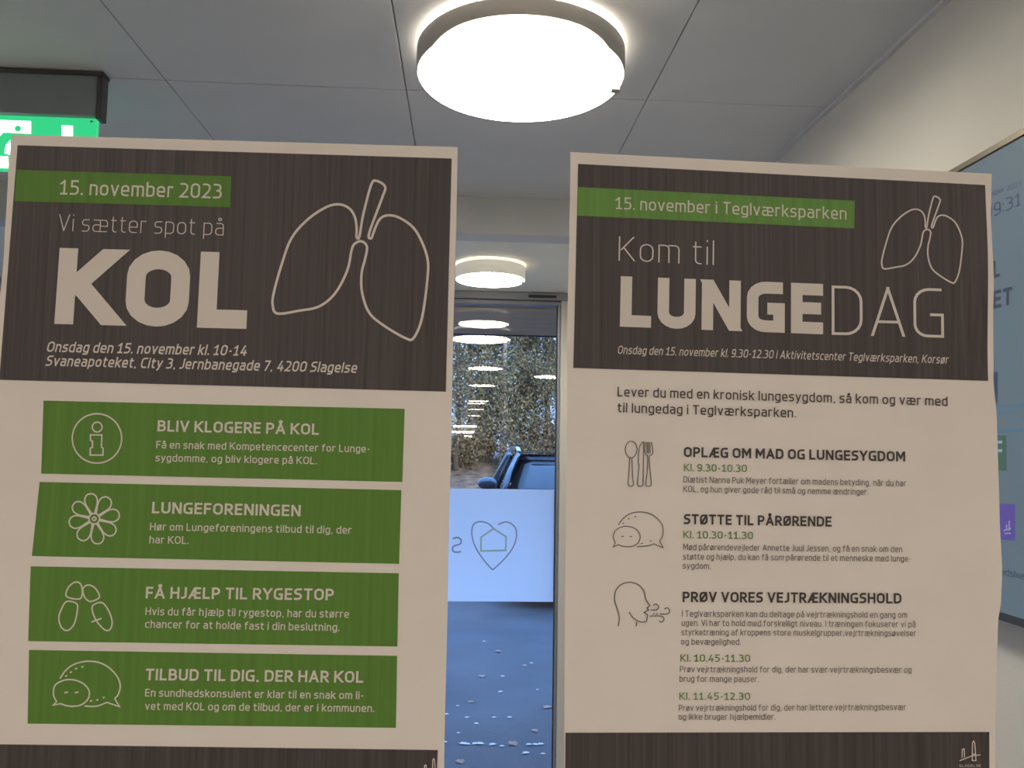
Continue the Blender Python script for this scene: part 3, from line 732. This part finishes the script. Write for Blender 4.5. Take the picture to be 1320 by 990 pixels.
ty(pq, M_inkgrey, BG, 8, 'støtte og hjælp, du kan få som pårørende til et menneske med lunge-', 880.5, 721.3, 1174.4, 724)
ty(pq, M_inkgrey, BG, 8, 'sygdom.', 880.2, 733.1, 916.2, 733.6)
ty(pq, M_ink, .19, 13.4, 'PRØV VORES VEJTRÆKNINGSHOLD', 880, 776, 1162.2, 778)
ty(pq, M_inkgrey, BG, 8, 'I Teglværksparken kan du deltage på vejrtrækningshold en gang om', 879.1, 795, 1169.5, 796.6)
ty(pq, M_inkgrey, BG, 8, 'ugen. Vi har to hold med forskelligt niveau. I træningen fokuserer vi på', 878.6, 806.8, 1180.4, 808.6)
ty(pq, M_inkgrey, BG, 8, 'styrketræning af kroppens store muskelgrupper,vejrtrækningsøvelser', 878.3, 818.8, 1181, 820.2)
ty(pq, M_inkgrey, BG, 8, 'og bevægelighed.', 877.8, 831, 955, 831.4)
ty(pq, M_inkgreen, .15, 9.4, 'Kl. 10.45-11.30', 877, 852.9, 967, 853.2)
ty(pq, M_inkgrey, BG, 8, 'Prøv vejrtrækningshold for dig, der har svær vejrtrækningsbesvær og', 876.4, 866.5, 1175, 867.3)
ty(pq, M_inkgrey, BG, 8, 'brug for mange pauser.', 875.9, 878.8, 978, 879.3)
ty(pq, M_inkgreen, .15, 9.4, 'Kl. 11.45-12.30', 875.6, 902, 967, 902.3)
ty(pq, M_inkgrey, BG, 8, 'Prøv vejrtrækningshold for dig, der har lettere vejrtrækningsbesvær', 875, 916.5, 1168.2, 915.3)
ty(pq, M_inkgrey, BG, 8, 'og ikke bruger hjælpemidler.', 874.5, 927.9, 999.6, 927.8)
icon(P2, [(circ(180, 410, 31, 20, 44), 1, 1), ([(173,455),(166,560),(163,590),(170,604),(186,604),(192,592),(188,560),(184,455)], 0, 1),
          ([(222,490),(218,485),(219,440),(224,400),(234,378),(244,372),(246,380),(245,480),(242,590),(236,604),(220,604),(214,592),(218,540),(222,490)], 0, 1),
          ([(254,370),(252,420),(258,437),(268,452),(264,540),(257,590),(263,604),(280,604),(287,592),(282,540),(276,452),(290,437),(296,420),(288,370)], 0, 1),
          ([(263,370),(264,430)], 0, 0), ([(271,370),(272,430)], 0, 0), ([(279,370),(281,430)], 0, 0)], 1.2, M_inkgrey, pq, 4.126, (770, 480), 'cutlery_icon')
icon(P2, [([(112,812),(140,775),(180,750),(230,742),(290,755),(340,800),(350,840),(345,875),(330,895)], 0, 1), ([(330,895),(350,932),(300,912)], 0, 0), ([(300,912),(270,922),(212,928)], 0, 1),
          ([(96,905),(85,875),(100,838),(150,818),(205,833),(228,870),(215,908),(180,926),(140,926),(112,916)], 0, 1), ([(112,916),(84,929),(96,905)], 0, 0), dash(135,873,12), dash(178,873,12),
          dash(138,803), dash(167,778), dash(202,767), dash(238,910), dash(285,897)], 1.2, M_inkgrey, pq, 4.126, (770, 480), 'speech_bubble_icon')
icon(P2, [([(98,320),(104,280),(95,240),(82,200),(86,155),(112,124),(152,112),(195,124),(221,155),(228,190),(249,222)], 0, 1), ([(249,222),(234,234),(243,243),(221,255),(238,266),(232,296)], 0, 0), ([(232,296),(205,300),(172,282),(150,253)], 0, 1),
          ([(186,298),(183,320)], 0, 0), ([(252,243),(278,243),(290,229),(278,215),(264,221)], 0, 1), ([(295,262),(330,262),(342,247),(330,233),(316,239)], 0, 1), ([(247,272),(300,272),(315,285),(305,300),(292,295)], 0, 1), dash(266,262,8), dash(281,262,8)], 1.4, M_inkgrey, pq, 3.665, (770, 720), 'breathing_head_icon')
fq = P2.quad([(729, 944.5), (1275.3, 943.5), (1275.5, 1010), (728.5, 1012)], M_black, pq, 'footer_panel', B_, 70, 8)
icon(P2, BR, 1.3, M_white, fq, 3.667, (980, 720), 'bridge_emblem')
ty(fq, M_white, .10, 3.0, 'SLAGELSE', 1236.5, 988.6, 1264.5, 988.4)

# =================================================================== FROSTED FILM on the outer door, heart + house
zt = on_y(648, 630.5, DY).z; zb_ = on_y(648, 775.5, DY).z
fr = thing('door_film', 'frosted white film band with a heart and house emblem on the outer glass door', 'window film', ((lx+jx)/2, DY-.001, zb_))
obj('film_sheet', box(lx+.052, jx-.0142, DY-.0006, DY+.0006, zb_, zt), M_film, fr)
fs = Surface(lambda x, y, l: on_y(x, y, DY-.0006-l), lambda x, y: -.01, .0006)
Tf = lambda pts: [(570+x/2.54, 600+y/2.54) for x, y in pts]
fs.line(Tf([(183,193),(212,185),(238,202),(243,235),(228,275),(195,315),(165,342)]), 1.6, M_filmgrey, fr, name='heart_right_line')
fs.line(Tf([(165,342),(135,308),(108,265),(97,225),(102,195),(122,184),(150,190),(174,212)]), 1.6, M_filmgrey, fr, name='heart_left_line')
fs.line(Tf([(127,235),(168,207),(209,233),(208,278),(127,280)]), 2.2, M_filmgreen, fr, closed=True, smooth=False, name='house_line')
fs.line(Tf([(34,240),(50,236),(61,243),(61,254),(52,260),(40,263),(34,271),(36,281),(48,284),(62,282)]), 1.9, M_filmgrey, fr, name='mirrored_letter')

# =================================================================== OUTDOORS
def grid_ground(name, x0, x1, y0, y1, nx, ny, zf, m, kind='structure'):
    bm = bmesh.new(); rows = []
    for j in range(ny+1):
        y = y0+(y1-y0)*(j/ny)
        rows.append([bm.verts.new((x0+(x1-x0)*i/nx, y, zf(x0+(x1-x0)*i/nx, y))) for i in range(nx+1)])
    for j in range(ny):
        for i in range(nx): bm.faces.new((rows[j][i], rows[j][i+1], rows[j+1][i+1], rows[j+1][i]))
    o = obj(name, bm, m, None, True); o['kind'] = kind; return o
grid_ground('ground', -45, 45, DY+.10, 24.0, 20, 20, lambda x, y: -.02, M_asph)
grid_ground('verge', -60, 60, 24.15, 70, 80, 40, lambda x, y: min(1.1, (y-24.15)*.28)+.25*noise.noise(Vector((x*.4, y*.4, 0)))*min(1, (y-24.15)), M_litter)
kb = thing('kerb', 'pale concrete kerb along the far edge of the asphalt', 'kerb', (0, 24.07, 0))
for i in range(24):
    obj('kerb_stone', box(-12+i+.008, -11+i-.008, 24.0, 24.15, -.06, .12, .012), M_kerb, kb)

def leaf_mesh(name, sc_):
    pts = [(0, -.5), (.12, -.3), (.34, -.18), (.26, .02), (.42, .2), (.18, .24), (0, .5), (-.2, .22), (-.4, .18), (-.26, 0), (-.36, -.2), (-.12, -.3)]
    bm = bmesh.new(); c = bm.verts.new((0, 0, .004)); vs = [bm.verts.new((x*sc_, y*sc_, .002+.18*sc_*abs(x))) for x, y in pts]
    for i in range(len(vs)): bm.faces.new((c, vs[i], vs[(i+1) % len(vs)]))
    me = bpy.data.meshes.new(name); bm.to_mesh(me); bm.free(); return me
lm1 = leaf_mesh('leaf_tan', .06); lm1.materials.append(M_fall1); lm2 = leaf_mesh('leaf_pale', .034); lm2.materials.append(M_fall2)
rl = random.Random(3)
for (x, y, s, wh) in ((642, 840, 1.1, 'farthest of the tan ones, straight under the heart emblem'), (621, 872, 1.2, 'left of centre, far above the white row'), (706, 912, 1.2, 'close beside the right door jamb'), (661, 959, 1.3, 'in the row of white flecks'), (689, 942, .9, 'above the white row, right'), (593, 982, 1.1, 'nearest, bottom left below the white row'), (676, 858, .9, 'right of the middle, well away from the jamb'), (607, 905, .8, 'left, closely above the white row')):
    p = on_z(x, y, -.018); o = bpy.data.objects.new('fallen_leaf', lm1); C.objects.link(o); o.location = p; o.rotation_euler = (0, 0, rl.uniform(0, 6)); o.scale = (s, s, s)
    tag(o, 'tan fallen leaf on the asphalt, '+wh, 'leaf', 'tan leaves on the asphalt')
for (x, y, s) in ((597, 959, 1.3), (602, 959.5, 1.1), (613, 959, 1.2), (619, 959, 1.3), (635, 960, 1.2), (647, 962, .8), (682, 960, 1), (690, 960, 1), (697, 959.5, 1.1), (678, 971, 1.2), (700, 972, .8), (645, 892, 1), (657, 925, .9), (614, 933, .9), (591, 945, .7), (637, 925, .8), (648, 872, .9), (685, 855, .9), (602, 925, .8), (624, 827, .9), (575, 921, 1), (573, 957, 1), (590, 910, .6), (693, 889, .6)):
    p = on_z(x, y, -.018); o = bpy.data.objects.new('pale_leaf', lm2); C.objects.link(o); o.location = p; o.rotation_euler = (0, 0, rl.uniform(-.5, .5)+PI/2); o.scale = (s, s*1.2, s)
    row = 957 <= y <= 962
    tag(o, 'white leaf fleck in the straight row across the asphalt' if row else 'single scattered white leaf fleck on the asphalt, away from the row', 'leaf', 'row of white flecks' if row else 'scattered white flecks')

# ---- trees
def tree(x, y, h, label, dens, mats_w, bark, seed, spread=1.5):
    r = random.Random(seed); z0 = min(1.1, max(0, (y-24.15)*.28))-.15
    t = thing('tree', label, 'tree', (x, y, z0), 'autumn trees beyond the car park')
    bm = bmesh.new(); pts = []; q = Vector((x, y, z0)); n = 9
    for i in range(n+1):
        pts.append(q.copy()); q += Vector((r.uniform(-.07, .07)*h/8, r.uniform(-.05, .05)*h/8, h/n))
    add_tube(bm, pts, [lerp(.012*h+.03, .015, i/n) for i in range(n+1)], 7)
    obj('trunk', bm, bark, t, True)
    bb = bmesh.new(); tips = []
    for k in range(int(16+h)):
        f = r.uniform(.05, .98); i = int(f*n); a = pts[i].lerp(pts[min(n, i+1)], f*n-i); an = r.uniform(0, 2*PI); L = spread*(1.15-f*.75)*r.uniform(.6, 1.2)
        d = Vector((math.cos(an), math.sin(an), r.uniform(.35, 1.1))).normalized()
        m1 = a+d*L*.5; e = a+d*L+Vector((0, 0, r.uniform(0, .25)))
        add_tube(bb, [a, m1, e], [.03*(1.2-f), .018, .006], 4, False)
        for j in range(3):
            s_ = m1.lerp(e, r.random()); g = s_+Vector((r.uniform(-.5, .5), r.uniform(-.5, .5), r.uniform(0, .6))); add_tube(bb, [s_, g], [.009, .003], 3, False); tips.append(g)
        tips += [m1, e]
    obj('branches', bb, bark, t)['kind'] = 'stuff'
    for mi, wgt in enumerate(mats_w):
        if wgt <= 0: continue
        vv = []; ff = []
        for k in range(int(dens*wgt)):
            c = tips[r.randrange(len(tips))]+Vector((r.gauss(0, .24), r.gauss(0, .24), r.gauss(0, .24))); s_ = r.uniform(.03, .07)
            u = Vector((r.uniform(-1, 1), r.uniform(-1, 1), r.uniform(-1, 1))).normalized()*s_; v = Vector((r.uniform(-1, 1), r.uniform(-1, 1), r.uniform(-1, 1))).cross(u).normalized()*s_*.7
            b0 = len(vv); vv += [c-u, c+v, c+u, c-v]; ff.append((b0, b0+1, b0+2, b0+3))
        me = bpy.data.meshes.new('foliage'); mw = parent_world(t).inverted()
        me.from_pydata([mw @ p for p in vv], [], ff); o = link('foliage', me, M_lf[mi], t); o['kind'] = 'stuff'
rt = random.Random(11); k = 0
TL_ = 'autumn tree of the row beyond the car park, outside the strip seen between the posters'
TREE_L = {(-.3, 27): 'autumn tree at the left edge of the view between the posters, nearest row', (.55, 28.5): 'thin tree left of the car roof, second from left in the nearest row',
          (1.25, 27.5): 'tall tree rising above the left front corner of the car roof', (2.0, 29): 'dense olive tree standing behind the middle of the view through the glass door',
          (2.75, 27.5): 'dense olive tree above the car roof, second from the right door jamb', (3.5, 29.5): 'dense olive tree at the right door jamb, rightmost of the nearest row',
          (.1, 34): 'pale thin tree in the far row, behind the leftmost near trees', (1.7, 35): 'tree in the far row showing between the middle trees', (3.1, 36): 'tree in the far row showing near the right door jamb'}
for (x, y, h, dens, sp_r) in ((-.3, 27, 7.5, 5500, 1.1), (.55, 28.5, 8.5, 6500, 1.1), (1.25, 27.5, 9, 8000, 1.2), (2.0, 29, 9, 8500, 1.5), (2.75, 27.5, 8, 8500, 1.4), (3.5, 29.5, 9, 8500, 1.6), (4.6, 28, 8.5, 6000, 1.6), (-1.6, 29, 8, 3000, 1.2), (-3, 28, 8.5, 4000, 1.5), (6.2, 29, 9, 5000, 1.7),
                      (.1, 34, 9, 9000, 1.4), (1.7, 35, 10, 14000, 1.6), (3.1, 36, 10, 8500, 1.8), (5, 36, 10, 5000, 2), (-2, 36, 9, 3500, 1.8), (8.5, 33, 9, 4000, 2), (-5, 33, 9, 4000, 2)):
    k += 1; wts = rt.choice([(.5, .25, .15, .1), (.35, .4, .15, .1), (.45, .15, .2, .2)])
    if x > 1.9: wts = (.45, .15, .25, .15)
    tree(x, y, h, TREE_L.get((x, y), TL_), dens, wts, M_birch if k % 3 == 0 else M_bark, 100+k, sp_r)
# undergrowth
def shrub(x, y, w, h, seed, n):
    r = random.Random(seed); z0 = min(1.1, max(0, (y-24.15)*.28))-.1
    lab = {-.1: 'brown shrub at the left edge of the strip of view, above the fallen leaves', .8: 'brown shrub on the bank just left of the car mirror', 1.7: 'brown shrub directly behind the left side of the car roof',
           2.5: 'brown shrub behind the middle of the car roof', 3.3: 'brown shrub behind the car roof beside the right door jamb'}.get(x, 'low brown shrub on the bank, outside the strip seen between the posters')
    t = thing('shrub', lab, 'shrub', (x, y, z0), 'undergrowth beyond the car park')
    bm = bmesh.new(); tips = []
    for k in range(26):
        an = r.uniform(0, 2*PI); e = Vector((x+math.cos(an)*w*r.random(), y+math.sin(an)*w*.6*r.random(), z0+h*r.uniform(.4, 1))); add_tube(bm, [(x+r.uniform(-.2, .2), y, z0), Vector((x, y, z0)).lerp(e, .5)+Vector((0, 0, .1)), e], [.014, .009, .003], 3, False); tips.append(e)
    obj('stems', bm, M_bark, t)['kind'] = 'stuff'
    for mi, wt in ((2, .5), (0, .35), (1, .15)):
        vv = []; ff = []
        for k in range(int(n*wt)):
            e = tips[r.randrange(26)]; c = e.lerp(Vector((x, y, z0)), r.random()*.7)+Vector((r.gauss(0, .16), r.gauss(0, .16), r.gauss(0, .12))); s_ = r.uniform(.025, .06)
            u = Vector((r.uniform(-1, 1), r.uniform(-1, 1), r.uniform(-1, 1))).normalized()*s_; v = Vector((r.uniform(-1, 1), r.uniform(-1, 1), r.uniform(-1, 1))).cross(u).normalized()*s_*.7
            b0 = len(vv); vv += [c-u, c+v, c+u, c-v]; ff.append((b0, b0+1, b0+2, b0+3))
        me = bpy.data.meshes.new('foliage'); mw = parent_world(t).inverted(); me.from_pydata([mw @ p for p in vv], [], ff); o = link('foliage', me, M_lf[mi], t); o['kind'] = 'stuff'
for k, x in enumerate([-5, -3.6, -2.2, -1.0, -.1, .8, 1.7, 2.5, 3.3, 4.2, 5.4, 6.8]):
    shrub(x, 26.4+(k % 3)*.8, .8, 1.6+.5*(k % 2), 50+k, 3000)

# ---- car (nose towards the door)
def car():
    cx, yf = 1.24, 7.95                       # centre line, front bumper
    t = thing('car', 'dark car with silver roof rails parked outside beyond the frosted film', 'car', (cx, yf+2.2, 0))
    # lower body: cross-sections along the length
    st = [(0, .62, .30, .62), (.08, .80, .22, .74), (.35, .87, .20, .84), (.8, .89, .20, .93), (1.35, .90, .20, 1.0), (2.2, .905, .20, 1.0), (3.2, .905, .20, 1.0), (4.0, .89, .22, 1.0), (4.35, .85, .26, .95), (4.45, .78, .34, .85)]
    bm = bmesh.new(); rings = []
    for (s, hw, zb0, zt0) in st:
        prof = [(-hw*.9, zb0), (-hw, zb0+.12), (-hw, zb0+(zt0-zb0)*.65), (-hw*.955, zt0-.03), (-hw*.86, zt0), (-hw*.4, zt0+.03), (0, zt0+.038), (hw*.4, zt0+.03), (hw*.86, zt0), (hw*.955, zt0-.03), (hw, zb0+(zt0-zb0)*.65), (hw, zb0+.12), (hw*.9, zb0)]
        rings.append([bm.verts.new((cx+a, yf+s, z)) for a, z in prof])
    for A, B in zip(rings, rings[1:]):
        for i in range(len(A)):
            j = (i+1) % len(A); bm.faces.new((A[i], A[j], B[j], B[i]))
    bm.faces.new(rings[0][::-1]); bm.faces.new(rings[-1]); bmesh.ops.recalc_face_normals(bm, faces=bm.faces[:])
    obj('body', bm, M_paint, t, True)
    # greenhouse: base and roof outlines
    zb1, zr = 1.0, 1.50
    def gp(u, v):       # u -1..1 across, v 0..1 up ; returns half width at height
        return lerp(.80, .585, v)*u
    yw0, yw1 = yf+1.15, yf+1.85           # windscreen base / top
    yr1, yr0 = yf+3.75, yf+4.2
    def sheet_(f, m, name, n=8, k=6):
        b = bmesh.new(); R_ = [[b.verts.new(f(i/n, j/k)) for i in range(n+1)] for j in range(k+1)]
        for j in range(k):
            for i in range(n): b.faces.new((R_[j][i], R_[j][i+1], R_[j+1][i+1], R_[j+1][i]))
        bmesh.ops.solidify(b, geom=b.faces[:], thickness=.006)
        return obj(name, b, m, t, True)
    bow = lambda u: .07*(2*u-1)**2
    sheet_(lambda u, v: (cx+lerp(.745, .525, v)*(2*u-1), lerp(yw0, yw1, v)+bow(u)*1.4, lerp(zb1+.03, zr-.085, v)+.02*math.sin(v*PI)), M_carglass, 'windscreen')
    sheet_(lambda u, v: (cx+lerp(.74, .53, v)*(1-2*u), lerp(yr0, yr1, v)-bow(u), lerp(zb1+.03, zr-.04, v)), M_carglass, 'rear_window')
    for s in (-1, 1):
        sheet_(lambda u, v, s=s: (cx+s*(lerp(.80, .61, v)+.01*math.sin(v*PI)), lerp(lerp(yw0+.12, yw1+.08, v), lerp(yr0-.05, yr1-.05, v), u), lerp(zb1, zr-.05, v)), M_carglass, 'side_window')
        b = bmesh.new(); add_tube(b, [(cx+s*.80, yw0+.06, zb1), (cx+s*.70, (yw0+yw1)/2+.08, (zb1+zr)/2+.02), (cx+s*.585, yw1+.06, zr-.03)], [.045, .035, .035], 8); obj('windscreen_pillar', b, M_paint, t, True)
        b = bmesh.new(); add_tube(b, [(cx+s*.81, (yw0+yr0)/2+.1, zb1), (cx+s*.62, (yw0+yr0)/2+.1, zr-.04)], .03, 6); obj('middle_pillar', b, M_trim, t, True)
        b = bmesh.new(); add_tube(b, [(cx+s*.80, yr0-.05, zb1), (cx+s*.59, yr1-.02, zr-.04)], [.06, .05], 8); obj('rear_pillar', b, M_paint, t, True)
        b = bmesh.new(); add_tube(b, [(cx+s*.565, yw1+.10, zr+.0), (cx+s*.575, yw1+.17, zr+.045), (cx+s*.575, yw1+.5, zr+.055), (cx+s*.575, yr1-.35, zr+.055), (cx+s*.565, yr1-.12, zr+.01)], .026, 8); obj('roof_rail', b, M_chrome, t, True)
        # mirror
        b = bmesh.new(); bmesh.ops.create_uvsphere(b, u_segments=16, v_segments=10, radius=1)
        for v in b.verts:
            v.co = Vector((cx+s*(.97)+v.co.x*.115, yw0+.22+v.co.y*.07*(1 if v.co.y < 0 else .6), 1.14+v.co.z*.075))
        mo = obj('wing_mirror', b, M_paint, t, True)
        b = bmesh.new(); add_tube(b, [(cx+s*.80, yw0+.24, 1.0), (cx+s*.92, yw0+.23, 1.10)], [.035, .025], 8); obj('mirror_stalk', b, M_trim, mo, True)
        b = box(cx+s*.58-.17, cx+s*.58+.17, yf+.03, yf+.16, .62, .76, .03); obj('headlamp', b, M_lampc, t, True)
        for (yy) in (yf+.85, yf+3.5):
            w_ = lathe([(.0, -.1), (.20, -.1), (.31, -.09), (.325, -.05), (.325, .05), (.31, .09), (.20, .1), (0, .1)], 0, 0, 0, 32)
            w_.transform(Matrix.Translation((cx+s*.84, yy, .31)) @ Matrix.Rotation(PI/2, 4, 'Y')); o = obj('wheel', w_, M_tyre, t, True)
            h_ = lathe([(0, -.006), (.19, -.004), (.2, 0), (0, .02)], 0, 0, 0, 24); h_.transform(Matrix.Translation((cx+s*.945, yy, .31)) @ Matrix.Rotation(s*PI/2, 4, 'Y')); obj('hub_cap', h_, M_chrome, o, True)
    sheet_(lambda u, v: (cx+lerp(.56, .60, v)*(2*u-1), lerp(yw1-.03, yw1+.03, v)+bow(u)*1.3, lerp(zr-.095, zr-.02, v)), M_paint, 'roof_header')
    # roof
    sheet_(lambda u, v: (cx+lerp(-.60, .60, u), lerp(yw1-.01, yr1+.02, v)+bow(u)*1.2*(1-2*v), zr-.045+.055*(1-(2*u-1)**4)+.018*math.sin(v*PI)), M_paint, 'roof', 12, 10)
    obj('grille', box(cx-.38, cx+.38, yf-.008, yf+.03, .46, .60, .01), M_trim, t); obj('bumper', box(cx-.72, cx+.72, yf-.05, yf+.1, .28, .44, .03), M_paint, t, True)
    obj('number_plate', box(cx-.26, cx+.26, yf-.058, yf-.05, .33, .43), M_fall2, t)
    for s in (-.35, .25):
        b = bmesh.new(); add_tube(b, [(cx+s, yw0-.03, 1.035), (cx+s+.3, yw0+.06, 1.09)], .006, 5); obj('wiper', b, M_trim, t)
car()
